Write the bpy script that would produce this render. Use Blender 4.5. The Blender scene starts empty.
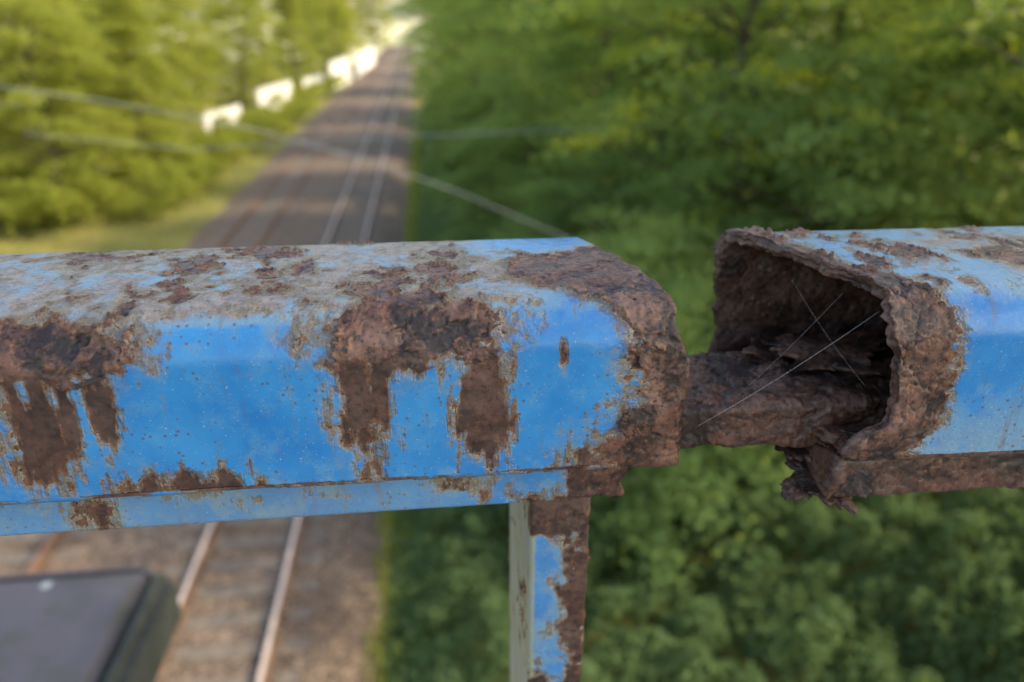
import bpy, math, random
import numpy as np
from mathutils import Vector, Matrix
random.seed(3); rng=np.random.default_rng(7)
sc=bpy.context.scene
sc.view_settings.view_transform='Standard'; sc.view_settings.look='None'; sc.view_settings.exposure=0
CZ=8.3
# ---------------------------------------------------------------- noise
def _h(ix,iy,iz,seed):
    n=(ix.astype(np.int64)*73856093)^(iy.astype(np.int64)*19349663)^(iz.astype(np.int64)*83492791)^(seed*2654435761)
    n&=0xffffffff
    n=((n^(n>>16))*0x45d9f3b)&0xffffffff
    n=((n^(n>>16))*0x45d9f3b)&0xffffffff
    n=n^(n>>16)
    return n/4294967295.0
def vnoise(P,seed=0):
    f=np.floor(P); t=P-f; t=t*t*(3-2*t); i=f.astype(np.int64)
    r=0
    for dx in (0,1):
        for dy in (0,1):
            for dz in (0,1):
                w=(t[:,0] if dx else 1-t[:,0])*(t[:,1] if dy else 1-t[:,1])*(t[:,2] if dz else 1-t[:,2])
                r=r+w*_h(i[:,0]+dx,i[:,1]+dy,i[:,2]+dz,seed)
    return r*2-1
def fbm(P,size,seed=0,oct=4,rough=0.55):
    Q=P/size; a=1; s=0; tot=0
    for k in range(oct):
        s=s+a*vnoise(Q+k*17.3,seed+k); tot+=a; a*=rough; Q=Q*2.03
    return s/tot*1.6
def worley(P,size,seed=0):
    Q=P/size; f=np.floor(Q).astype(np.int64)
    f1=np.full(len(P),9.0); f2=np.full(len(P),9.0); cid=np.zeros(len(P))
    for dx in (-1,0,1):
        for dy in (-1,0,1):
            for dz in (-1,0,1):
                c=f+np.array([dx,dy,dz])
                px=c[:,0]+_h(c[:,0],c[:,1],c[:,2],seed); py=c[:,1]+_h(c[:,0],c[:,1],c[:,2],seed+1); pz=c[:,2]+_h(c[:,0],c[:,1],c[:,2],seed+2)
                d=np.sqrt((px-Q[:,0])**2+(py-Q[:,1])**2+(pz-Q[:,2])**2)
                idv=_h(c[:,0],c[:,1],c[:,2],seed+3)
                m=d<f1
                f2=np.where(m,f1,np.minimum(f2,d)); cid=np.where(m,idv,cid); f1=np.where(m,d,f1)
    return f1,f2,cid
def sst(a,b,x):
    t=np.clip((x-a)/(b-a),0,1); return t*t*(3-2*t)
def terrace(t,n,k=.88):
    q=(t+1)*n; fl=np.floor(q); return (fl+sst(k,1.0,q-fl))/n-1
# ---------------------------------------------------------------- node helpers
class NT:
    def __init__(s,name):
        s.m=bpy.data.materials.new(name); s.m.use_nodes=True; s.t=s.m.node_tree; s.n=s.t.nodes; s.l=s.t.links
        s.n.clear(); s.out=s.n.new('ShaderNodeOutputMaterial')
        s.tc=s.n.new('ShaderNodeTexCoord')
        s.P=s.tc.outputs['Object']
    def set(s,sock,v):
        if isinstance(v,bpy.types.NodeSocket): s.l.new(v,sock)
        else:
            if isinstance(v,(tuple,list)) and len(v)==3 and sock.type=='RGBA': v=(*v,1)
            sock.default_value=v
    def noise(s,scale,detail=4,rough=.55,vec=None,dist=0):
        n=s.n.new('ShaderNodeTexNoise'); n.inputs['Scale'].default_value=scale; n.inputs['Detail'].default_value=detail
        n.inputs['Roughness'].default_value=rough; n.inputs['Distortion'].default_value=dist
        s.l.new(vec or s.P,n.inputs['Vector']); return n.outputs['Fac']
    def voro(s,scale,vec=None,feature='F1',out='Distance'):
        n=s.n.new('ShaderNodeTexVoronoi'); n.feature=feature; n.inputs['Scale'].default_value=scale
        s.l.new(vec or s.P,n.inputs['Vector']); return n.outputs[out]
    def mapping(s,scale=(1,1,1),vec=None):
        n=s.n.new('ShaderNodeMapping'); n.inputs['Scale'].default_value=scale; s.l.new(vec or s.P,n.inputs['Vector']); return n.outputs[0]
    def math(s,op,a,b=0.0,c=None):
        n=s.n.new('ShaderNodeMath'); n.operation=op; s.set(n.inputs[0],a); s.set(n.inputs[1],b)
        if c is not None: s.set(n.inputs[2],c)
        return n.outputs[0]
    def mr(s,v,a,b,c=0.0,d=1.0,smooth=False):
        n=s.n.new('ShaderNodeMapRange'); n.clamp=True
        if smooth: n.interpolation_type='SMOOTHSTEP'
        s.set(n.inputs['Value'],v); n.inputs['From Min'].default_value=a; n.inputs['From Max'].default_value=b
        n.inputs['To Min'].default_value=c; n.inputs['To Max'].default_value=d; return n.outputs['Result']
    def mix(s,f,a,b,mode='MIX'):
        n=s.n.new('ShaderNodeMix'); n.data_type='RGBA'; n.blend_type=mode
        s.set(n.inputs[0],f); s.set(n.inputs[6],a); s.set(n.inputs[7],b); return n.outputs[2]
    def attr(s,name):
        n=s.n.new('ShaderNodeAttribute'); n.attribute_name=name; return n.outputs['Fac']
    def bump(s,h,strength,dist,normal=None):
        n=s.n.new('ShaderNodeBump'); n.inputs['Strength'].default_value=strength; n.inputs['Distance'].default_value=dist
        s.l.new(h,n.inputs['Height'])
        if normal: s.l.new(normal,n.inputs['Normal'])
        return n.outputs[0]
    def bsdf(s,col,rough=.6,normal=None,metal=0.0,spec=.5):
        n=s.n.new('ShaderNodeBsdfPrincipled'); s.set(n.inputs['Base Color'],col); s.set(n.inputs['Roughness'],rough)
        s.set(n.inputs['Metallic'],metal); s.set(n.inputs['Specular IOR Level'],spec)
        if normal: s.l.new(normal,n.inputs['Normal'])
        return n.outputs[0]
    def done(s,sh): s.l.new(sh,s.out.inputs[0]); return s.m

def rust_color(N):
    a=N.noise(150,4,.62); b=N.noise(560,4,.68); c=N.noise(60,2,.5,dist=.8); Hh=N.attr('hgt')
    col=N.mix(N.mr(a,.34,.62),(.048,.021,.014),(.185,.082,.052))
    col=N.mix(N.mr(c,.50,.62,0,.6),col,(.27,.158,.122))
    col=N.mix(N.mr(b,.58,.69,0,.75),col,(.38,.15,.05))
    col=N.mix(N.mr(b,.46,.35,0,.9),col,(.018,.010,.009))
    hh=N.math('ADD',Hh,N.math('MULTIPLY',N.math('SUBTRACT',b,.5),.8))
    col=N.mix(N.mr(hh,.42,.14,0,.9),col,(.016,.009,.008))  # crevice shade painted into the rust colour by relief height
    col=N.mix(N.mr(hh,.62,.95,0,.38),col,(.36,.24,.20))  # painted highlight on raised plates
    return col,a,b,c
def rust_bump(N,a,b):
    snap=N.math('MULTIPLY',N.math('SNAP',a,.055),3.8)
    return N.math('ADD',N.math('ADD',snap,N.math('MULTIPLY',a,.6)),N.math('MULTIPLY',b,.5))

def mat_painted():
    N=NT('rusted_blue_paint')
    R=N.attr('rust'); W=N.attr('wear'); D=N.attr('dark'); G=N.attr('green')
    nm=N.noise(330,4,.6); nf=N.noise(1300,3,.6)
    st=N.noise(1,3,.6,vec=N.mapping((330,60,45)))
    Rr=N.math('ADD',R,N.math('ADD',N.math('MULTIPLY',N.math('SUBTRACT',nm,.5),.42),N.math('MULTIPLY',N.math('SUBTRACT',nf,.5),.30)))
    Rr=N.math('ADD',Rr,N.math('MULTIPLY',N.math('MULTIPLY',N.math('SUBTRACT',st,.5),D),1.6))
    mask=N.mr(Rr,-.012,.02)
    halo=N.mr(Rr,-.38,.0,0,1,True); wide=N.mr(Rr,-.80,-.1,0,1,True)
    big=N.noise(38,3,.6); med=N.noise(140,4,.65)
    blue=N.mix(N.mr(big,.35,.68),(.022,.20,.53),(.048,.29,.62))
    blue=N.mix(N.mr(med,.50,.74,0,.40),blue,(.16,.38,.57))
    pale=N.mix(N.mr(med,.35,.65),(.27,.36,.41),(.13,.33,.53))
    wn=N.math('ADD',W,N.math('MULTIPLY',N.math('SUBTRACT',med,.5),1.1))
    p=N.mix(N.mr(wn,.30,.72),blue,pale)
    tn=N.noise(85,5,.68,dist=.5)
    tan=N.mix(N.mr(nm,.34,.64),(.165,.098,.066),(.36,.27,.205))
    tan=N.mix(N.mr(nf,.40,.66,0,.35),tan,(.46,.40,.35))
    wt=N.math('ADD',N.math('MULTIPLY',W,.62),tn)
    p=N.mix(N.mr(wt,.99,1.12,0,.93),p,tan)
    p=N.mix(N.mr(N.math('ADD',nf,N.math('MULTIPLY',W,.05)),.66,.73,0,.55),p,(.55,.57,.58))
    p=N.mix(N.math('MULTIPLY',N.math('MULTIPLY',wide,N.mr(med,.42,.62)),.45),p,(.26,.235,.14))
    hn=N.math('MULTIPLY',halo,N.mr(nm,.3,.6,.3,1))
    p=N.mix(N.math('MULTIPLY',hn,.88),p,(.33,.235,.11))
    p=N.mix(N.mr(N.math('ADD',st,N.math('MULTIPLY',halo,.36)),.60,.78,0,.7),p,(.17,.12,.075))
    sp=N.voro(420)
    spm=N.math('MULTIPLY',N.mr(sp,.24,.14),N.mr(N.math('ADD',big,N.math('MULTIPLY',W,.12)),.50,.60))
    p=N.mix(N.math('MULTIPLY',spm,.7),p,(.13,.06,.03))
    sp2=N.voro(1150); p=N.mix(N.math('MULTIPLY',N.mr(sp2,.28,.12),N.mr(med,.48,.62,0,.6)),p,(.10,.075,.065))
    p=N.mix(N.math('MULTIPLY',G,.8),p,N.mix(tn,(.28,.26,.09),(.56,.50,.28)))
    rc,a,b,c=rust_color(N)
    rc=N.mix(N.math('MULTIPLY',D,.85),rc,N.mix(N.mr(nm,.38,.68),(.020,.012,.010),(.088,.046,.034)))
    rc=N.mix(N.mr(Rr,.14,.02,0,.6),rc,(.32,.15,.068))
    rim=N.math('MULTIPLY',N.mr(Rr,-.055,-.02),N.mr(nm,.45,.55))
    p=N.mix(N.math('MULTIPLY',rim,.6),p,(.50,.47,.40))
    col=N.mix(mask,p,rc)
    flat=N.math('SUBTRACT',1.0,N.math('MULTIPLY',D,.5))
    h=N.math('ADD',N.math('MULTIPLY',N.math('MULTIPLY',mask,rust_bump(N,a,b)),flat),N.math('MULTIPLY',N.math('SUBTRACT',1.0,mask),N.math('ADD',N.math('ADD',2.6,N.math('MULTIPLY',halo,.9)),N.math('ADD',N.math('MULTIPLY',med,.3),N.math('MULTIPLY',N.math('MULTIPLY',W,nm),.9)))))
    bm=N.bump(h,.95,.0007)
    rough=N.mix(mask,N.mix(W,(.22,)*3,(.48,)*3),N.mix(c,(.26,)*3,(.66,)*3))
    return N.done(N.bsdf(col,rough,bm,0,.6))
def mat_rust():
    N=NT('bare_rust'); rc,a,b,c=rust_color(N)
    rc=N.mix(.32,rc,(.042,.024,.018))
    bm=N.bump(rust_bump(N,a,b),.95,.0009)
    return N.done(N.bsdf(rc,N.mr(c,.3,.7,.32,.72),bm))
M_P=mat_painted(); M_R=mat_rust()

def make_mesh(name,V,F,mats,attrs=None,matidx=None,smooth=True):
    me=bpy.data.meshes.new(name)
    V=np.asarray(V,dtype=np.float32); 
    if isinstance(F,np.ndarray):
        nf=len(F); k=F.shape[1]
        me.vertices.add(len(V)); me.vertices.foreach_set('co',V.ravel())
        me.loops.add(nf*k); me.loops.foreach_set('vertex_index',F.astype(np.int32).ravel())
        me.polygons.add(nf); me.polygons.foreach_set('loop_start',np.arange(nf,dtype=np.int32)*k)
        me.update(calc_edges=True)
    else:
        me.from_pydata([tuple(v) for v in V],[],F)
    for m in mats: me.materials.append(m)
    if matidx is not None: me.polygons.foreach_set('material_index',np.asarray(matidx,dtype=np.int32))
    me.polygons.foreach_set('use_smooth',np.full(len(me.polygons),smooth))
    if attrs:
        for k,v in attrs.items():
            a=me.attributes.new(k,'FLOAT','POINT'); a.data.foreach_set('value',np.asarray(v,dtype=np.float32))
    me.validate(); me.update()
    return me
def add(name,me,parent=None,loc=(0,0,0),rot=(0,0,0),scale=(1,1,1)):
    o=bpy.data.objects.new(name,me); sc.collection.objects.link(o)
    o.location=loc; o.rotation_euler=rot; o.scale=scale
    if parent: o.parent=parent
    return o
def empty(name,loc=(0,0,0),rot=(0,0,0)):
    o=bpy.data.objects.new(name,None); sc.collection.objects.link(o); o.location=loc; o.rotation_euler=rot; return o

def rrect(w,h,rt,rb,step,crown=0.0):
    pts=[]
    def line(p,q):
        n=max(1,int(round(math.dist(p,q)/step)))
        for i in range(n): pts.append((p[0]+(q[0]-p[0])*i/n,p[1]+(q[1]-p[1])*i/n))
    def arc(c,r,a0,a1):
        n=max(2,int(round(r*math.radians(abs(a1-a0))/step)))
        for i in range(n):
            a=math.radians(a0+(a1-a0)*i/n); pts.append((c[0]+r*math.cos(a),c[1]+r*math.sin(a)))
    line((0,rb),(0,h-rt)); arc((rt,h-rt),rt,180,90); line((rt,h),(w-rt,h)); arc((w-rt,h-rt),rt,90,0)
    line((w,h-rt),(w,rb)); arc((w-rb,rb),rb,0,-90); line((w-rb,0),(rb,0)); arc((rb,rb),rb,-90,-180)
    p=np.array(pts)
    if crown:
        k=np.clip((p[:,1]-h+rt)/rt,0,1)
        p[:,1]+=crown*(1-((p[:,0]-w/2)/(w/2))**2)*k
    d=np.roll(p,-1,0)-np.roll(p,1,0); d/=np.linalg.norm(d,axis=1)[:,None]
    n=np.stack([-d[:,1],d[:,0]],1)
    seg=np.linalg.norm(np.roll(p,-1,0)-p,axis=1); s=np.concatenate([[0],np.cumsum(seg)[:-1]])+rb
    return p,n,s*1000
def svals(dense0,dense1,far,step,side):
    a=np.arange(0,dense1-dense0,step); rest=(dense1-dense0)+((far-(dense1-dense0))*np.linspace(0,1,26)[1:]**1.8)
    return np.concatenate([a,rest])

def shell(name,prof,ts,sign,xend,mapf,fieldf,mats,parent,thick=None):
    p,n,s=prof; Ni,Nj=len(ts),len(s)
    xe=xend(p,s); xm=xe.mean()
    T=np.repeat(ts[:,None],Nj,1)
    wgt=np.exp(-T/.03)
    X=xm+(xe-xm)[None,:]*wgt+sign*T
    A=np.repeat(p[:,0][None,:],Ni,0); B=np.repeat(p[:,1][None,:],Ni,0); S=np.repeat(s[None,:],Ni,0)
    NA=np.repeat(n[:,0][None,:],Ni,0); NB=np.repeat(n[:,1][None,:],Ni,0)
    X,A,B,S,NA,NB,T=[q.ravel() for q in (X,A,B,S,NA,NB,T)]
    P0=np.stack([X,A,B],1)
    at,(disp,hg)=fieldf(P0,S,T,False); at['hgt']=hg
    V=mapf(X,A+NA*disp,B+NB*disp)
    idx=np.arange(Ni*Nj).reshape(Ni,Nj)
    a=idx[:-1,:]; b=idx[1:,:]; a2=np.roll(a,-1,1); b2=np.roll(b,-1,1)
    F=np.stack([a,a2,b2,b],-1).reshape(-1,4)
    if sign<0: F=F[:,::-1]
    mi=np.zeros(len(F),int)
    dflt=dict(rust=1,wear=0,dark=0,green=0,hgt=.5)
    def ext(v,k,m): return np.concatenate([v,np.full(m,float(dflt[k]))])
    if thick:
        t2=terrace(fbm(P0,.010,31,4),2.2)
        rg=t2*.0012+fbm(P0,.003,37,3)*.0003
        th=thick*(1+.15*np.exp(-T/.01))+rg
        X2=X+sign*np.where(T<1e-9,.0004,0)
        V2=mapf(X2,A-NA*th,B-NB*th); o=len(V)
        at={k:(np.concatenate([v,np.clip(.40-t2*.5,0,1)]) if k=='hgt' else ext(v,k,o)) for k,v in at.items()}
        V=np.concatenate([V,V2])
        F2=F[:,::-1]+o
        e=idx[-1]; e2=np.roll(e,-1); EF=np.stack([e,e2,e2+o,e+o],-1)
        rings=[idx[0]]; K=8
        unit=np.array(mapf(np.array([1.]),np.array([0.]),np.array([0.]))[0]-mapf(np.array([0.]),np.array([0.]),np.array([0.]))[0])
        R0=V[idx[0]]; R1=V[idx[0]+o]
        for k in range(1,K):
            f=k/K; ring=R0*(1-f)+R1*f
            lay=fbm(R0*1.0,.012,800+(k//2)*7,4)*.0022+fbm(R0,.003,830+k*7,3)*.0004
            ring=ring-sign*unit*(lay+.0004)[:,None]*np.ones((1,3))
            st_=len(V); V=np.concatenate([V,ring]); rings.append(np.arange(st_,st_+Nj))
            at={k2:(np.concatenate([v,np.clip(.5+lay*250,0,1)]) if k2=='hgt' else ext(v,k2,Nj)) for k2,v in at.items()}
        rings.append(idx[0]+o)
        RF=[]
        for q in range(K):
            r,s_=rings[q],rings[q+1]; RF.append(np.stack([r,s_,np.roll(s_,-1),np.roll(r,-1)],-1))
        RF=np.concatenate(RF)
        if sign<0: RF=RF[:,::-1]; EF=EF[:,::-1]
        F=np.concatenate([F,F2,RF,EF]); mi=np.concatenate([mi,np.ones(len(F2)+len(RF)+len(EF),int)])
    else:
        for (row,flip) in ((idx[0],False),(idx[-1],True)):
            base=V[row]; cen=base.mean(0); prev=row
            for k in range(1,7):
                f=1-k/6.5; ring=cen+(base-cen)*f
                st=len(V); V=np.concatenate([V,ring]); cur=np.arange(st,st+Nj)
                q=np.stack([prev,cur,np.roll(cur,-1),np.roll(prev,-1)],-1)
                if flip: q=q[:,::-1]
                if sign<0: q=q[:,::-1]
                F=np.concatenate([F,q]); mi=np.concatenate([mi,np.ones(len(q),int)]); prev=cur
                at={k2:ext(v,k2,Nj) for k2,v in at.items()}
    me=make_mesh(name,V,F,mats,at,mi)
    return add(name,me,parent)

def scab(P,R,amt):
    warp=np.stack([fbm(P,.007,50,3),fbm(P,.007,60,3),fbm(P,.007,70,3)],1)*.0030
    f1,f2,c=worley(P+warp,.0105,5); e=sst(.0,.05,f2-f1)
    t=fbm(P,.016,20,4,.5); terr=terrace(t,3.2,.92)
    t2=fbm(P+.3,.006,25,3,.5); terr2=terrace(t2,2.0,.92)
    tilt=(f1-.4)*(c-.5)
    m=sst(-.02,.03,R)
    lip=np.exp(-((R-.045)/.035)**2)*sst(-.25,.2,t2+t*.5)
    rel=.62*terr+.34*(c-.5)+.22*terr2-.28*(1-e)+.55*tilt
    d=m*amt*(.0004+.0016*rel)+lip*.0014*amt
    d-=m*np.clip(1-amt,0,1)*.00045
    d+=fbm(P,.004,90,2)*.00006+m*fbm(P,.0014,95,2)*.00003
    return d,np.clip(.5+rel*.75*np.clip(amt,.3,1)+lip*.25,0,1)

ZT=CZ-.0795+.0058
H,Wd=.0523,.0795
railing=empty('rusty_bridge_railing',(0,0,0))

prof=rrect(Wd,H,.0125,.003,.0005,.0028)
Y0=.1835
def mapL(X,A,B): return np.stack([X,Y0+A,ZT-H+B],1)
def ell(X,S,x0,rx,s0,rs,k=.8): return (1-np.sqrt(((X-x0)/rx)**2+((S-s0)/rs)**2))*k
def fieldL(P,S,T,_):
    X=P[:,0]
    n1=fbm(P,.013,1,4); n2=fbm(P,.004,5,4); n3=fbm(P,.0016,8,2)
    streak=fbm(np.stack([X,P[:,1]*.3,P[:,2]*.22],1),.0035,12,4)
    wx=X+n1*.0022; ws=S+n1*2.5
    f=np.full(len(X),-1.0)
    for a in ((-.104,.024,47,9),(-.107,.0095,24,20),(-.090,.0045,31,10),(-.122,.006,34,8),(-.006,.024,48,10),(-.0225,.0070,27,19),(.0115,.0065,27,21),(-.069,.0145,2,6.5),(.034,.0013,40,4),(-.165,.03,42,16),(-.24,.03,20,20)):
        f=np.maximum(f,ell(wx,ws,*a))
    front=sst(44,36,S)
    f=f+n1*.12+n2*.24*(1-.3*front)+n3*.10+front*streak*.42
    xe=np.interp(S,[0,8,18,30,38,46,56,66,80,95,106,115,135],[.0385,.041,.049,.0585,.0585,.057,.044,.030,.022,.036,.049,.047,.043])
    c=(X-xe)/.02+n1*.28+n2*.25+n3*.1
    f=np.maximum(f,np.clip(c,-1,1.2))
    top=sst(49,58,S)*sst(190,178,S)
    bluepatch=np.exp(-(((X-.034)/.019)**2+((P[:,1]-.062)/.012)**2))
    crestblue=np.exp(-(((X-.042)/.012)**2+((S-58)/5)**2))
    tt=fbm(P,.015,101,4)*.75+n2*.45-.20 + .30*np.exp(-(((X-.012)/.026)**2+((P[:,1]-.030)/.017)**2)) -1.2*bluepatch-.9*crestblue
    f=np.where(top>0,np.maximum(f-1.2*bluepatch,tt*top-(1-top)),f)
    bot=sst(176,182,S); f=np.maximum(f,(n1*.6+n2*.4)*bot-(1-bot))
    wear=np.clip(top*(1.0-1.2*bluepatch-.8*crestblue)+.33*np.exp(-((S-52)/3.5)**2)*sst(.02,-.02,X),0,1)
    wear=np.maximum(wear,.25*sst(14,2,S)+.06)
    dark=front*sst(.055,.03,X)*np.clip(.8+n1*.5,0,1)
    amt=np.clip(np.exp(-((S-48)/8)**2)*1.5+.55*top+.75*sst(.042,.055,X),.08,1.5)
    amt*=1-.45*top*sst(.04,.056,X)
    return dict(rust=f,wear=wear,dark=dark,green=f*0),scab(P,f,amt)
def xendL(p,s):
    P=np.stack([s*0,p[:,0],p[:,1]],1)
    base=.0690-.0155*sst(.0,.075,p[:,0])-.003*sst(.03,.05,p[:,1])
    return base+fbm(P,.012,3,3)*.0011+fbm(P,.003,4,3)*.0007
shell('handrail_section_1',prof,svals(0,.235,2.0,.0005,-1),-1,xendL,mapL,fieldL,[M_P,M_R],railing,thick=.0032)

YR=.1765
def mapR(X,A,B): return np.stack([X,YR+A-(X-.12)*.02,ZT-H+.0018+B],1)
def fieldR(P,S,T,_):
    X=P[:,0]; n1=fbm(P,.013,201,4); n2=fbm(P,.004,205,4); n3=fbm(P,.0016,208,2)
    Tn=T
    wd=np.interp(S,[0,10,25,38,48,58,80,105,125],[.025,.022,.022,.024,.023,.016,.008,.006,.010])
    f=np.clip((wd-Tn)/.012,-1,1.2)+n1*.28+n2*.28+n3*.1
    front=sst(44,36,S); top=sst(46,58,S)*sst(190,178,S)
    for a in ((.187,.010,26,13),(.150,.006,84,7),(.133,.004,76,6)):
        f=np.maximum(f,ell(X+n1*.002,S+n1*2.5,*a)+n2*.25+n3*.1)
    tt=fbm(P,.016,301,4)*.75+n2*.38-.40+.42*np.exp(-(((X-.185)/.022)**2+((P[:,1]-.038)/.018)**2))
    f=np.where(top>0,np.maximum(f,tt*top-(1-top)),f)
    bot=sst(176,182,S); f=np.maximum(f,(.5+n1*.5)*bot-(1-bot))
    wear=np.clip(top*(.42+.5*np.exp(-(((X-.185)/.03)**2+((P[:,1]-.038)/.025)**2)))+.50*sst(34,5,S)+.18,0,1)
    amt=np.clip(.5+.75*np.exp(-Tn/.02),0,1.4)
    d,hg=scab(P,f,amt)
    return dict(rust=f,wear=wear,dark=front*.15,green=f*0),(d+np.exp(-Tn/.008)*(n1*.0008+.0002),hg)
def xendR(p,s):
    P=np.stack([s*0,p[:,0],p[:,1]],1)
    base=.1255-.0205*sst(.004,.075,p[:,0])
    fr=np.interp(s,[0,4,8,14,22,32,44],[.001,-.007,-.003,.0035,.0050,.003,0])
    bot=-.004*sst(178,185,s)*sst(.07,.03,p[:,0])
    return base+fr+bot+fbm(P,.010,403,3)*.0016+fbm(P,.003,404,3)*.0012
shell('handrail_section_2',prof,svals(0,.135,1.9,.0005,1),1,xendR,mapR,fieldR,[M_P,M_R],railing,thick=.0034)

def bar_field(seed,bias=0.0,wear=.5,green=0.0,amt=.8,fn=None):
    def f(P,S,T,_):
        n1=fbm(P,.013,seed,4); n2=fbm(P,.004,seed+5,4)
        r=n1*.55+n2*.35+bias
        w=np.clip(wear+n1*.3,0,1); g=np.full(len(r),green)
        if fn: r,w,g=fn(P,S,T,r,w,g)
        return dict(rust=r,wear=w,dark=np.clip(.3+n1,0,.6),green=g),scab(P,r,amt)
    return f
jag=lambda x0,k,seed:(lambda p,s:x0+fbm(np.stack([s*0,p[:,0],p[:,1]],1),.006,seed,3)*k)
pf=rrect(.056,.0148,.0016,.0016,.0008)
def mS(X,A,B): return np.stack([X,.1925+A,ZT-H-.0162+B],1)
def fnS(P,S,T,r,w,g):
    r=np.maximum(r-.46,(.018-T)/.012+r*.5); g=.05+.22*sst(.03,.06,T); return r,w,g
shell('under_strip_1',pf,svals(0,.22,1.98,.0008,-1),-1,jag(.0570,.002,11),mS,bar_field(500,0,.32,0,.7,fnS),[M_P,M_R],railing)
def mS2(X,A,B): return np.stack([X,.183+A,ZT-H-.0150+B],1)
shell('under_strip_2',pf,svals(0,.14,1.88,.0008,1),1,jag(.1210,.003,13),mS2,bar_field(520,.75,.6,0,1.1),[M_P,M_R],railing)
pf=rrect(.041,.0150,.002,.002,.0006,.0006)
def mC(X,A,B):
    k=sst(.06,.2,X); return np.stack([X,.1965+A-.002*k,CZ-.1285+B+.0015*k],1)
def fC(P,S,T,_):
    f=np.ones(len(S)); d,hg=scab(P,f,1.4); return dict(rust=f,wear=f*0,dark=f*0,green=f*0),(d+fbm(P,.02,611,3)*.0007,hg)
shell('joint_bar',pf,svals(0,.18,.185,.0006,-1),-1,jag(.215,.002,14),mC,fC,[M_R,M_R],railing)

def flake(name,c,rx,ry,th,rot,seed,ang=(0,0),curl=.0012):
    nr,na=18,140; V=[]; hg=[]
    th_=np.linspace(0,2*math.pi,na,endpoint=False)
    cs=np.stack([np.cos(th_)*1.3,np.sin(th_)*1.3,th_*0+seed*3.1],1)
    rr=1+fbm(cs,.9,seed,5,.65)*.55
    for side in (1,-1):
        for k in range(nr+1):
            f=k/nr
            x=rx*rr*f*np.cos(th_); y=ry*rr*f*np.sin(th_)
            P=np.stack([x,y,x*0+seed],1)
            te=terrace(fbm(P,.010,seed+9,4),2.2)
            z=(te*.0009*min(1,th/.001) if side>0 else 0)+fbm(P,.014,seed,3)*.0010*min(1,th/.001)+fbm(P,.003,seed+3,3)*.0002+side*th/2*(1 if k<nr else .3)+curl*f*f*np.sin(th_*2+seed)
            V.append(np.stack([x,y,z],1)); hg.append(np.clip(.5+te*.6,0,1))
    V=np.concatenate(V); F=[]
    o=(nr+1)*na
    for k in range(nr):
        for j in range(na):
            a=k*na+j;b=k*na+(j+1)%na
            F.append((a,a+na,b+na,b)); F.append((o+a,o+b,o+b+na,o+a+na))
    for j in range(na):
        a=nr*na+j;b=nr*na+(j+1)%na; F.append((a,o+a,o+b,b))
    me=make_mesh(name,V,np.array(F),[M_R],dict(hgt=np.concatenate(hg)))
    return add(name,me,railing,c,(ang[0],ang[1],rot))
flake('rust_flake_1',(.137,.224,CZ-.1075),.024,.012,.0014,.1,2,(.10,-.06))
flake('rust_flake_2',(.150,.212,CZ-.1105),.018,.008,.0012,-.3,5,(-.05,.10))
flake('rust_flake_3',(.120,.236,CZ-.1110),.013,.008,.0010,.6,7,(.15,.05))
flake('rust_flake_4',(.1165,.207,CZ-.1330),.009,.016,.0016,.3,9,(.1,.12))
flake('rust_flake_5',(.124,.190,CZ-.1400),.009,.010,.0018,-.2,12,(.25,.1))
flake('rust_flake_6',(.127,.182,CZ-.1310),.006,.007,.0013,-.2,15,(1.2,.2))
flake('rust_flake_7',(.1215,.196,CZ-.1385),.012,.009,.0011,.5,18,(.5,-.2))
flake('rust_flake_8',(.1145,.214,CZ-.1300),.012,.008,.0010,.2,21,(.3,.25))
for i,(x,dz,rx,ry,a_,r_) in enumerate(((-.113,.0095,.0085,.0042,1.15,.03),(-.098,.0120,.0100,.0045,1.25,-.04),(-.087,.0085,.0060,.0035,1.0,.08),(-.017,.0090,.0080,.0040,1.1,-.05),(-.004,.0115,.0095,.0042,1.22,.04),(.010,.0095,.0070,.0038,1.05,.06),(.0570,.012,.0045,.0050,1.2,.1),(.0560,.034,.0050,.0060,1.45,.0))):
    flake('scale_plate_%d'%(i+1),(x,Y0+(.0012 if dz<.03 else -.0006),ZT-dz),rx,ry,.0006,r_,31+i*3,(a_,.05*((-1)**i)),.0008)

def post(name,x0,seed):
    p=rrect(.0206,.068,.0014,.0014,.0008)
    def mp(X,A,B): return np.stack([x0+A,.2005+B*1.0,ZT-H-.016-X],1)
    def fn(P,S,T,r,w,g):
        fr=P[:,2]<.002
        r=np.where(fr,r*1.5+.42-1.0*sst(.012,.032,T)*sst(.095,.070,T)*sst(.0175,.009,P[:,1])-.22*sst(.012,.028,T),r-.35)
        g=np.where((P[:,1]<.002),.9,.1); return r,w,g
    o=shell(name,p,svals(0,.10,1.02,.0008,1),1,lambda p_,s_:s_*0,mp,bar_field(seed,0,.45,0,.55,fn),[M_P,M_R],railing)
    o.data.flip_normals(); return o
post('post_1',.0275,700)
post('post_2',.0275-1.9,710); post('post_3',.0275+1.9,720)

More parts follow.
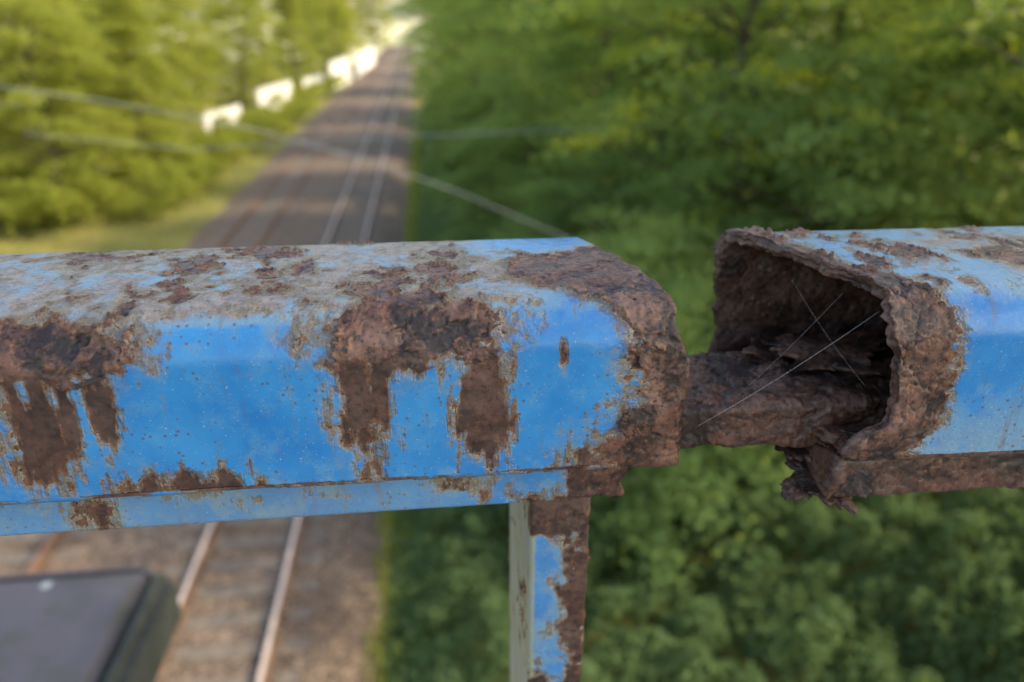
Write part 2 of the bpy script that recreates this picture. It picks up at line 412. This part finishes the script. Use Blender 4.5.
def box(name,lo,hi,mat,parent=None,bev=.01):
    import bmesh
    bm=bmesh.new(); bmesh.ops.create_cube(bm,size=1)
    for v in bm.verts:
        v.co=Vector([(lo[i]+hi[i])/2+v.co[i]*(hi[i]-lo[i]) for i in range(3)])
    if bev: bmesh.ops.bevel(bm,geom=bm.edges[:],offset=bev,segments=2,affect='EDGES')
    me=bpy.data.meshes.new(name); bm.to_mesh(me); bm.free(); me.materials.append(mat)
    return add(name,me,parent)
def mat_simple(name,c1,c2,scale,rough=.8,bump=.3,bd=.01,detail=4,spec=.5):
    N=NT(name); a=N.noise(scale,detail,.6); b=N.noise(scale*6,3,.6)
    col=N.mix(N.mr(a,.3,.7),c1,c2); col=N.mix(N.mr(b,.35,.7,0,.4),col,tuple(x*.55 for x in c1))
    return N.done(N.bsdf(col,rough,N.bump(b,bump,bd),0,spec))
M_blueplain=mat_simple('weathered_blue',(.03,.22,.6),(.16,.2,.25),12,.5)
box('mid_rail',(-1.9,.215,CZ-.62),(1.95,.245,CZ-.58),M_blueplain,railing,.004)
box('bottom_rail',(-1.9,.215,CZ-1.06),(1.95,.245,CZ-1.02),M_blueplain,railing,.004)

# ---------------- bridge
DZ=CZ-7.0
M_conc=mat_simple('concrete',(.24,.23,.22),(.36,.34,.32),3)
M_asph=mat_simple('asphalt',(.045,.045,.047),(.07,.068,.066),5)
bridge=empty('road_bridge')
box('deck',(-12,-6.2,5.1+DZ),(12,.34,5.80+DZ),M_conc,bridge,.02)
box('edge_beam',(-12,.10,5.802+DZ),(12,.36,5.87+DZ),M_conc,bridge,.01)
box('carriageway',(-12,-6,5.804+DZ),(12,-1.4,5.83+DZ),M_asph,bridge,0)
box('footway',(-12,-1.39,5.806+DZ),(12,.09,5.93+DZ),M_conc,bridge,.01)
box('abutment_1',(-11.5,-6.3,-.6),(-10.4,.2,5.1+DZ),M_conc,bridge,.02)
box('abutment_2',(3.2,-6.3,-.6),(4.2,.2,5.1+DZ),M_conc,bridge,.02)
N=NT('shield_sheet'); a=N.noise(2.2,4,.6); b=N.noise(9,5,.65); c=N.voro(5)
col=N.mix(N.mr(a,.3,.7),(.115,.105,.12),(.20,.18,.19)); col=N.mix(N.mr(b,.46,.68,0,.7),col,(.10,.10,.075)); col=N.mix(N.mr(c,.07,.04),col,(.55,.55,.5))
M_sh=N.done(N.bsdf(col,.95,N.bump(b,.4,.01),0,.15))
M_shs=mat_simple('shield_side',(.05,.054,.048),(.095,.102,.09),6,.95,.3,.01,4,.15)
sh=empty('overhead_line_shield')
box('panel',(-4.35,.37,CZ-1.10),(-.63,1.30,CZ-1.062),M_sh,sh,.012)
box('edge_frame_1',(-.628,.37,CZ-1.20),(-.575,1.305,CZ-1.064),M_shs,sh,.02)
box('edge_frame_2',(-4.41,.37,CZ-1.20),(-4.352,1.305,CZ-1.064),M_shs,sh,.02)
box('front_frame',(-4.35,1.302,CZ-1.20),(-.63,1.335,CZ-1.072),M_sh,sh,.012)
for i,x in enumerate((-4.2,-2.6,-.9)): box('bracket_%d'%(i+1),(x-.03,.362,CZ-1.5),(x+.03,1.1,CZ-1.105),M_shs,sh,.005)

# ---------------- ground
def gh(X,Y):
    r=2.4*sst(.6,11,X); l=1.2*sst(-14,-26,X)
    n=.12*np.sin(X*.7+Y*.31)*sst(.3,3,np.abs(X+5)-5.6)
    return -.42+r+l+n
gx=np.unique(np.concatenate([np.linspace(-900,-60,12),np.linspace(-60,50,111),np.linspace(50,900,12)]))
gy=np.unique(np.concatenate([np.linspace(-200,-20,8),np.linspace(-20,130,101),np.linspace(130,1500,14)]))
GX,GY=np.meshgrid(gx,gy,indexing='ij'); V=np.stack([GX.ravel(),GY.ravel(),gh(GX,GY).ravel()],1)
idx=np.arange(len(V)).reshape(GX.shape)
F=np.stack([idx[:-1,:-1],idx[1:,:-1],idx[1:,1:],idx[:-1,1:]],-1).reshape(-1,4)
N=NT('verge_ground'); a=N.noise(.35,4,.6); b=N.noise(4,4,.65); c=N.noise(22,3,.6)
col=N.mix(N.mr(a,.38,.62),(.14,.15,.03),(.27,.24,.06)); col=N.mix(N.mr(b,.5,.7,0,.7),col,(.17,.12,.06)); col=N.mix(N.mr(c,.3,.6,.5,0),col,(.03,.045,.015))
sy=N.n.new('ShaderNodeSeparateXYZ'); N.l.new(N.P,sy.inputs[0])
glowm=N.math('MULTIPLY',N.mr(N.math('ADD',sy.outputs[1],N.math('MULTIPLY',a,30)),165,185),N.mr(sy.outputs[0],6,-2))
col=N.mix(glowm,col,N.mix(b,(.50,.46,.27),(.62,.58,.38)))  # pale far ground: bright hazy glow put into the colour
M_g=N.done(N.bsdf(col,.95))
add('ground',make_mesh('ground',V,F,[M_g]))
ROT=(0,0,math.radians(.55))
N=NT('ballast_stone'); v=N.voro(17,out='Color'); vd=N.voro(17); a=N.noise(.6,4,.6); b=N.noise(3.2,4,.6)
sx=N.n.new('ShaderNodeSeparateColor'); N.l.new(v,sx.inputs[0])
col=N.mix(sx.outputs[0],(.13,.095,.070),(.35,.26,.20)); col=N.mix(N.mr(a,.35,.65,0,.6),col,(.20,.13,.08)); col=N.mix(N.mr(b,.5,.7,0,.45),col,(.12,.082,.055))
col=N.mix(N.mr(vd,.35,.75,0,.7),col,(.02,.016,.014))
M_b=N.done(N.bsdf(col,.9,N.bump(vd,-.9,.05)))
bx=np.array([-10.2,-9.4,-8.7,-5.6,-5.0,-4.6,-2.0,-1.6,-1.0]); bz=np.array([-.46,-.3,-.19,-.19,-.20,-.19,-.19,-.27,-.44])
bx=np.interp(np.linspace(0,8,65),np.arange(9),bx); bz=np.interp(np.linspace(0,8,65),np.arange(9),bz)
by=np.linspace(-12,240,700)
BX,BY=np.meshgrid(bx,by,indexing='ij'); BZ=np.repeat(bz[:,None],len(by),1)
PP=np.stack([BX.ravel(),BY.ravel(),BZ.ravel()*0],1); BZ=BZ+(fbm(PP,.5,40,3)*.02).reshape(BX.shape); BXn=BX+(fbm(PP,1.6,41,3)*.12).reshape(BX.shape)*(np.abs(BX+5.5)>3.8)
V=np.stack([BXn.ravel(),BY.ravel(),BZ.ravel()],1); idx=np.arange(len(V)).reshape(BX.shape)
F=np.stack([idx[:-1,:-1],idx[1:,:-1],idx[1:,1:],idx[:-1,1:]],-1).reshape(-1,4)
add('ballast_bed',make_mesh('ballast_bed',V,F,[M_b]),None,(0,0,0),ROT)
def track(name,cx,cy0,cy1,m_head,m_side,m_sl):
    e=empty(name,(0,0,0),ROT)
    prof=[(-.036,0),(.036,0),(.036,-.035),(.009,-.045),(.009,-.125),(.07,-.14),(.07,-.152),(-.07,-.152),(-.07,-.14),(-.009,-.125),(-.009,-.045),(-.036,-.035)]
    for k,s in enumerate((-1,1)):
        x=cx+s*.7535; V=[(x+a,y,b) for y in (cy0,cy1) for a,b in prof]; n=len(prof)
        F=[(i,(i+1)%n,n+(i+1)%n,n+i) for i in range(n)]+[tuple(range(n-1,-1,-1)),tuple(range(n,2*n))]
        me=bpy.data.meshes.new('rail_%d'%(k+1)); me.from_pydata(V,[],F); me.materials.append(m_head); me.materials.append(m_side)
        for i in range(1,n): me.polygons[i].material_index=1
        add('rail_%d'%(k+1),me,e)
    V=[];F=[]; y=cy0
    while y<cy1:
        j=random.uniform(-.03,.03); w=.125; o=len(V)
        for dx in (-1.28,1.28):
            for (yy,zz) in ((-w-.02,-.26),(w+.02,-.26),(w,-.165),(-w,-.165)): V.append((cx+dx+j,y+yy+j*.3,zz))
        F+= [(o,o+1,o+2,o+3),(o+7,o+6,o+5,o+4),(o,o+4,o+5,o+1),(o+1,o+5,o+6,o+2),(o+2,o+6,o+7,o+3),(o+3,o+7,o+4,o)]
        y+=.62
    add('sleepers',make_mesh('sleepers',V,F,[m_sl],smooth=False),e)
    V=[];F=[]; y=cy0
    while y<min(cy1,40):
        for s in (-1,1):
            for d in (-.11,.11):
                o=len(V);x=cx+s*.7535+d
                for zz in (-.158,-.115):
                    for (a,b) in ((-.04,-.06),(.04,-.06),(.04,.06),(-.04,.06)): V.append((x+a*(1 if zz<-.13 else .6),y+b*(1 if zz<-.13 else .6),zz))
                F+=[(o+4,o+5,o+6,o+7),(o,o+1,o+5,o+4),(o+1,o+2,o+6,o+5),(o+2,o+3,o+7,o+6),(o+3,o,o+4,o+7)]
        y+=.62
    add('rail_fastenings',make_mesh('rail_fastenings',V,F,[m_side],smooth=False),e)
N=NT('rail_steel_head'); a=N.noise(6,2,.6); M_rh=N.done(N.bsdf(N.mix(a,(.58,.46,.39),(.70,.58,.50)),.42,None,.15))
M_rs=mat_simple('rail_rust',(.15,.085,.055),(.23,.14,.095),8)
M_rr=mat_simple('rail_rust_head',(.22,.13,.09),(.30,.19,.14),8)
M_sl=mat_simple('sleeper_wood',(.15,.12,.095),(.24,.20,.165),5)
track('railway_track',-3.32,-12,235,M_rh,M_rs,M_sl)
track('railway_track',-7.5,-12,235,M_rr,M_rs,M_sl)

M_w=mat_simple('white_render',(.74,.72,.68),(.85,.83,.79),.8,.8,.1)
ww=empty('white_boundary_wall')
for i,(x0,y0,x1,y1,h_) in enumerate(((-17.0,60,-15.9,67,1.7),(-15.2,71,-13.9,81,2.5),(-13.4,86,-12.5,95,2.2),(-12.1,99,-11.1,114,3.2),(-10.7,120,-9.9,150,3.2))):
    dx,dy=x1-x0,y1-y0; L=math.hypot(dx,dy)
    o=box('wall_panel_%d'%(i+1),(0,-.1,0),(L-.03,.1,h_),M_w,ww,.02); o.location=(x0,y0,-.4); o.rotation_euler=(0,0,math.atan2(dy,dx))
    o=box('wall_coping_%d'%(i+1),(0,-.15,h_+.005),(L-.03,.15,h_+.09),M_w,ww,.02); o.location=(x0,y0,-.4); o.rotation_euler=(0,0,math.atan2(dy,dx))

M_st=mat_simple('galvanised_steel',(.32,.33,.34),(.45,.46,.47),4,.5)
def tube(name,pts,r,mat,parent=None):
    cu=bpy.data.curves.new(name,'CURVE'); cu.dimensions='3D'; sp=cu.splines.new('POLY'); sp.points.add(len(pts)-1)
    for i,p in enumerate(pts): sp.points[i].co=(*p,1)
    cu.bevel_depth=r; cu.bevel_resolution=2; cu.use_fill_caps=True; cu.materials.append(mat)
    return add(name,cu,parent)
mast=empty('overhead_line_wires')
tube('span_wire_1',[(-6.2,11.4,CZ-.85),(-4.3,10.8,CZ-1.05),(-2.35,10.3,CZ-1.36),(-.9,10.1,CZ-1.75),(.35,10,CZ-2.2),(1.6,9.9,CZ-2.75),(3.0,9.9,CZ-3.4)],.0072,M_st,mast)
tube('span_wire_2',[(-13.5,27,CZ-3.6),(-6.5,21,CZ-3.3),(-1.5,18.5,CZ-2.7),(5,16,CZ-2.2)],.012,M_st,mast)

# ---------------- foliage
def mat_leaf(name,c1,c2,ct,tr=.45,glint=0.0):
    N=NT(name); oi=N.n.new('ShaderNodeObjectInfo')
    a=N.noise(.9,2,.6); b=N.noise(11,1,.5)
    col=N.mix(N.mr(N.math('ADD',a,N.math('MULTIPLY',N.math('SUBTRACT',oi.outputs['Random'],.5),.2)),.35,.65),c1,c2)
    col=N.mix(N.mr(b,.35,.65,0,.5),col,tuple(x*1.4 for x in c2))
    if glint: col=N.mix(N.mr(a,.52,.64,0,glint),col,(.42,.42,.04))  # yellow patches: direct-sun glints painted into the leaf colour
    d=N.n.new('ShaderNodeBsdfDiffuse'); N.set(d.inputs[0],col)
    t=N.n.new('ShaderNodeBsdfTranslucent'); tc=N.mix(b,ct,tuple(x*.6 for x in ct))
    if glint: tc=N.mix(N.mr(a,.50,.62,0,glint),tc,(.95,.92,.06))
    N.set(t.inputs[0],tc)
    m=N.n.new('ShaderNodeMixShader'); m.inputs[0].default_value=tr; N.l.new(d.outputs[0],m.inputs[1]); N.l.new(t.outputs[0],m.inputs[2])
    return N.done(m.outputs[0])
M_bark=mat_simple('bark',(.06,.045,.035),(.13,.105,.085),4)
ML_dark=mat_leaf('leaf_green',(.13,.205,.075),(.18,.27,.095),(.62,.74,.13),.5)
ML_near=mat_leaf('leaf_green_sun_glints',(.15,.235,.085),(.21,.30,.11),(.70,.80,.13),.5,.85)  # green leaves with sunlit yellow highlights painted in
ML_sun=mat_leaf('leaf_sunlit_haze',(.17,.22,.045),(.25,.28,.06),(.68,.68,.10),.5)  # sunlit, hazy look of left and far trees put into leaf colour
ML_shrub=mat_leaf('leaf_shrub',(.095,.155,.070),(.145,.215,.095),(.34,.45,.13),.38)
ML_hazel=mat_leaf('leaf_hazel',(.12,.195,.075),(.17,.26,.10),(.50,.62,.14),.45)
def quads(C,Nn,size,asp=.6):
    n=len(C); r=rng.normal(size=(n,3)); a=np.cross(Nn,r); a/=np.linalg.norm(a,axis=1)[:,None]+1e-9; b=np.cross(Nn,a); b/=np.linalg.norm(b,axis=1)[:,None]+1e-9
    s=(size*rng.uniform(.65,1.35,n))[:,None]
    fold=Nn*s*.18
    V=np.stack([C-a*s*.5,C+b*s*asp*.5+fold,C+a*s*.5,C-b*s*asp*.5+fold],1).reshape(-1,3)
    return V,np.arange(4*n).reshape(-1,4)
def cone(p0,p1,r0,r1,seg=7):
    p0=np.array(p0);p1=np.array(p1);d=p1-p0;d=d/np.linalg.norm(d); u=np.cross(d,[.3,.2,1]) if abs(d[2])<.9 else np.cross(d,[1,0,0]); u/=np.linalg.norm(u); w=np.cross(d,u)
    V=[];F=[]
    for p,r in ((p0,r0),(p1,r1)):
        for k in range(seg):
            t=2*math.pi*k/seg; V.append(p+r*(u*math.cos(t)+w*math.sin(t)))
    for k in range(seg): F.append((k,(k+1)%seg,seg+(k+1)%seg,seg+k))
    return np.array(V),np.array(F)
def tree_mesh(name,Ht,R,nsp,nl,leaf,mat,base=.15,shape='round',mid=.5):
    Vs=[];Fs=[];Ms=[];o=0
    def put(V,F,m):
        nonlocal o; Vs.append(V);Fs.append(F+o);Ms.append(np.full(len(F),m));o+=len(V)
    tp=[np.array([0,0,-.6])]; K=9
    for k in range(1,K+1): tp.append(np.array([rng.normal()*.10*k**.5,rng.normal()*.10*k**.5,Ht*.93*k/K]))
    tr=.016*Ht
    for k in range(K): put(*cone(tp[k],tp[k+1],tr*(1-k/K)+.03,tr*(1-(k+1)/K)+.03),0)
    def trunk(z):
        f=np.clip(z/(Ht*.93)*K,0,K-.01); i=int(f); return tp[i]+(tp[i+1]-tp[i])*(f-i)
    for q in range(nsp):
        t=base+(1-base)*rng.uniform()**.85
        if shape=='round': rad=R*math.sqrt(max(.02,1-((t-mid)/(1.06-mid))**2))
        else: rad=R*(1.05-t)**.8
        az=rng.uniform(0,2*math.pi); rr=rad*rng.uniform(.40,1.08); z=t*Ht+rng.normal()*.25
        c=np.array([rr*math.cos(az),rr*math.sin(az),z]); 
        tb=trunk(max(.1*Ht,z-rr*.45)); 
        if q%3==0: put(*cone(tb,c,.025+.008*rr,.010,5),0)
        L=rng.uniform(.7,1.35)*R*.33; W=L*rng.uniform(.45,.75); Th=L*.16
        n=int(nl*rng.uniform(.5,1.3)); 
        g=rng.normal(size=(n,3))*.5; 
        e=np.array([math.cos(az),math.sin(az),0]); f_=np.array([-math.sin(az),math.cos(az),0])
        tw=rng.normal()*.4; e,f_=e*math.cos(tw)+f_*math.sin(tw),f_*math.cos(tw)-e*math.sin(tw)
        x=g[:,0]*L; y=g[:,1]*W
        zz=g[:,2]*Th-.22*(x/L+.6)**2*L*.6-.12*np.abs(y)
        C=c+x[:,None]*e+y[:,None]*f_+np.stack([x*0,x*0,zz],1)
        Nn=rng.normal(size=(n,3))*.5+np.array([0,0,1.0])+e*.45; Nn/=np.linalg.norm(Nn,axis=1)[:,None]
        V,F=quads(C,Nn,leaf); put(V,F,1)
    V=np.concatenate(Vs);F=np.concatenate(Fs);M=np.concatenate(Ms)
    return make_mesh(name,V,F,[M_bark,mat],None,M,smooth=False)
TR=[tree_mesh('deciduous_tree_a',15,4.3,190,115,.20,ML_dark,.06),tree_mesh('deciduous_tree_b',13,3.8,170,115,.19,ML_dark,.05)]
TU=tree_mesh('rail_shade_tree',20,4.8,170,120,.22,ML_dark,.50,'round',.76)
TN=tree_mesh('near_tree',12,3.7,95,150,.14,ML_near,.36,'round',.66)
BU=[tree_mesh('hazel_a',7.2,3.3,140,110,.18,ML_hazel,.02,'round',.45),tree_mesh('hazel_b',6.2,3.0,130,110,.17,ML_hazel,.02,'round',.4)]
TS=[tree_mesh('yellow_green_tree_a',13,3.4,190,85,.24,ML_sun,.03,'cone'),tree_mesh('yellow_green_tree_b',12,3.8,180,85,.24,ML_sun,.03)]
def G(x,y): return float(gh(np.array([x]),np.array([y]))[0])
def place(name,me,x,y,s=1,dz=0):
    add(name,me,None,(x,y,G(x,y)+dz),(random.uniform(-.05,.05),random.uniform(-.05,.05),random.uniform(0,6.28)),(s*random.uniform(.93,1.07),s*random.uniform(.93,1.07),s*random.uniform(.93,1.07)))
for (x,y,s) in ((9.0,16.5,.95),(5.0,21,.95),(14.5,18,1.1),(4.3,29,.95),(10,27,1.1),(3.8,38,1),(9.5,37,1.1),(3.2,51,1.0),(9,53,1.1),(2.6,66,1),(8,72,1.1),(1.6,90,1.0),(8,94,1.1),(18,26,1.2)):
    place('deciduous_tree',random.choice(TR),x,y,s)
place('deciduous_tree',TU,8.8,-2.4,1.0)  # unseen tree added off frame to keep the handrail in shade
place('deciduous_tree',TN,9.2,9.4,.95)
place('deciduous_tree',TN,13.2,11.2,1.1)
place('deciduous_tree',TN,6.0,14.4,.9)
for (x,y,s) in ((3.4,10.8,.78),(6.8,12.8,.85),(10.6,13.2,1.0),(14.5,13.5,1.15),(3.6,15.8,.85),(7.2,17.8,1.0),(2.9,22,.85),(2.4,31,.9)):
    place('hazel_bush',random.choice(BU),x,y,s)
for (x,y,s) in ((-17,35.5,.85),(-21.5,34,.95),(-27,35,1.1),(-15.3,42,.8),(-20,43,1.05),(-25,43,1.2),(-32,42,1.3),(-18,51,.95),(-23.5,55,1.2),(-20.5,66,1.0),(-27,70,1.3),(-18.5,80,1.0),(-25,88,1.3),(-16.5,100,1.0),(-22,110,1.3),(-14.5,128,1.0),(-20,142,1.3)):
    place('yellow_green_tree',random.choice(TS),x,y,s)
for (x,y,s) in ((-17.5,165,1.3),(-23,178,1.4),(-15,235,1.6),(-24,240,1.7),(-34,230,1.7),(4.0,122,1.1),(7,150,1.2),(4,205,1.5),(14,215,1.6),(14,110,1.4),(15,70,1.4),(22,60,1.5),(28,85,1.6),(24,40,1.4),(16,48,1.3)):
    place('yellow_green_tree',random.choice(TS),x,y,s)
def mass(xr,yr,n,leaf,amp,size,seed,edge=True):
    x=rng.uniform(*xr,n); y=rng.uniform(*yr,n)
    P=np.stack([x,y,x*0],1); w=fbm(P,1.5,seed,2)*.35
    P2=P+np.stack([w,w*.7,w*0],1)
    f1,f2,c=worley(P2*np.array([1,1,0])+np.array([0,0,.5*size]),size,seed+3)
    dome=np.sqrt(np.clip(1-(f1/.85)**2,0,1))
    hc=amp*(.35+.65*dome)*(.55+.9*c)+fbm(P,.5,seed+9,3)*.22
    if edge: hc=hc*sst(xr[0]-.1,xr[0]+1.4,x)+.1
    dep=rng.exponential(.20,n)
    z=gh(x,y)+np.maximum(hc-dep,0.02)
    C=np.stack([x,y,z],1)
    Nn=rng.normal(size=(n,3))*.6+np.array([0,0,.8])+np.stack([x*0+.1,x*0-.25,x*0],1); Nn/=np.linalg.norm(Nn,axis=1)[:,None]
    return quads(C,Nn,leaf,.65)
Vs=[];Fs=[];o=0
for args in (((-1.0,10.5),(3.5,14),105000,.105,.85,.62),((-.8,6.5),(14,30),30000,.17,1.5,1.4),((-.8,4.5),(30,80),18000,.28,1.9,1.8)):
    V,F=mass(args[0],args[1],args[2],args[3],args[4],args[5],int(args[2])%97)
    Vs.append(V);Fs.append(F+o);o+=len(V)
add('shrub_thicket',make_mesh('shrub_thicket',np.concatenate(Vs),np.concatenate(Fs),[ML_shrub],smooth=False))
Vs=[];Fs=[];o=0
for args in (((-15.5,-11.6),(34,58),12000,.22,1.7,1.6),((-14.6,-11.2),(58,110),9000,.30,1.5,2.2),((-34,-15),(31,36),14000,.24,2.2,1.8)):
    V,F=mass(args[0],args[1],args[2],args[3],args[4],args[5],int(args[2])%89,False)
    Vs.append(V);Fs.append(F+o);o+=len(V)
add('shrub_thicket',make_mesh('shrub_thicket_b',np.concatenate(Vs),np.concatenate(Fs),[ML_sun],smooth=False))
n=18000; gxp=np.concatenate([rng.uniform(-24,-10.4,n//2),rng.uniform(-1.3,.4,n//2)]); gyp=np.concatenate([rng.uniform(8,60,n//2),rng.uniform(3,60,n//2)])
C=np.stack([gxp,gyp,gh(gxp,gyp)+.1],1); Nn=rng.normal(size=(n,3))*np.array([1,1,.25]); Nn/=np.linalg.norm(Nn,axis=1)[:,None]
V,F=quads(C,Nn,.28,.14); add('verge_grass',make_mesh('verge_grass',V,F,[ML_sun],smooth=False))

N=NT('silk'); M_silk=N.done(N.bsdf((.75,.75,.72),.3))
web=empty('spider_web')
threads=[((.1275,.188,CZ-.0790),(.0760,.186,CZ-.1130)),((.1262,.190,CZ-.0815),(.145,.225,CZ-.108)),((.112,.212,CZ-.0770),(.1265,.186,CZ-.102)),((.1225,.200,CZ-.0775),(.090,.200,CZ-.1150))]
for i,(a,b) in enumerate(threads):
    a=Vector(a);b=Vector(b); pts=[]
    for k in range(9):
        t=k/8; p=a.lerp(b,t); p.z-=.0012*4*t*(1-t); pts.append(tuple(p))
    tube('thread_%d'%(i+1),pts,.000022 if i==0 else .000013,M_silk,web)

# ---------------- light
el=math.radians(40); az=math.radians(-15)
to=Vector((math.cos(el)*math.cos(az),math.cos(el)*math.sin(az),math.sin(el)))
sd=bpy.data.lights.new('sun','SUN'); sd.energy=5.0; sd.angle=math.radians(.5); sd.color=(1,.87,.62)
so=bpy.data.objects.new('sun',sd); sc.collection.objects.link(so); so.rotation_euler=to.to_track_quat('Z','Y').to_euler(); so.location=(20,10,30)
w=bpy.data.worlds.new('World'); sc.world=w; w.use_nodes=True; nt=w.node_tree
sky=nt.nodes.new('ShaderNodeTexSky'); sky.sky_type='NISHITA'; sky.sun_disc=False; sky.sun_elevation=el; sky.sun_rotation=math.radians(90)-az
sky.air_density=1.0; sky.dust_density=2.0; sky.ozone_density=.6
tint=nt.nodes.new('ShaderNodeMix'); tint.data_type='RGBA'; tint.blend_type='MULTIPLY'; tint.inputs[0].default_value=1.0
tint.inputs[7].default_value=(1.08,.99,.87,1)
bg=nt.nodes['Background']; nt.links.new(sky.outputs[0],tint.inputs[6]); nt.links.new(tint.outputs[2],bg.inputs[0]); bg.inputs[1].default_value=.43

cd=bpy.data.cameras.new('camera'); cam=bpy.data.objects.new('camera',cd); sc.collection.objects.link(cam)
cam.location=(0,0,CZ); cam.rotation_euler=(math.radians(90-23.8),0,math.radians(-6.1))
cd.sensor_width=36; cd.lens=26.02; cd.clip_start=.01; cd.clip_end=3000
cd.dof.use_dof=True; cd.dof.focus_distance=.215; cd.dof.aperture_fstop=7.8
sc.camera=cam
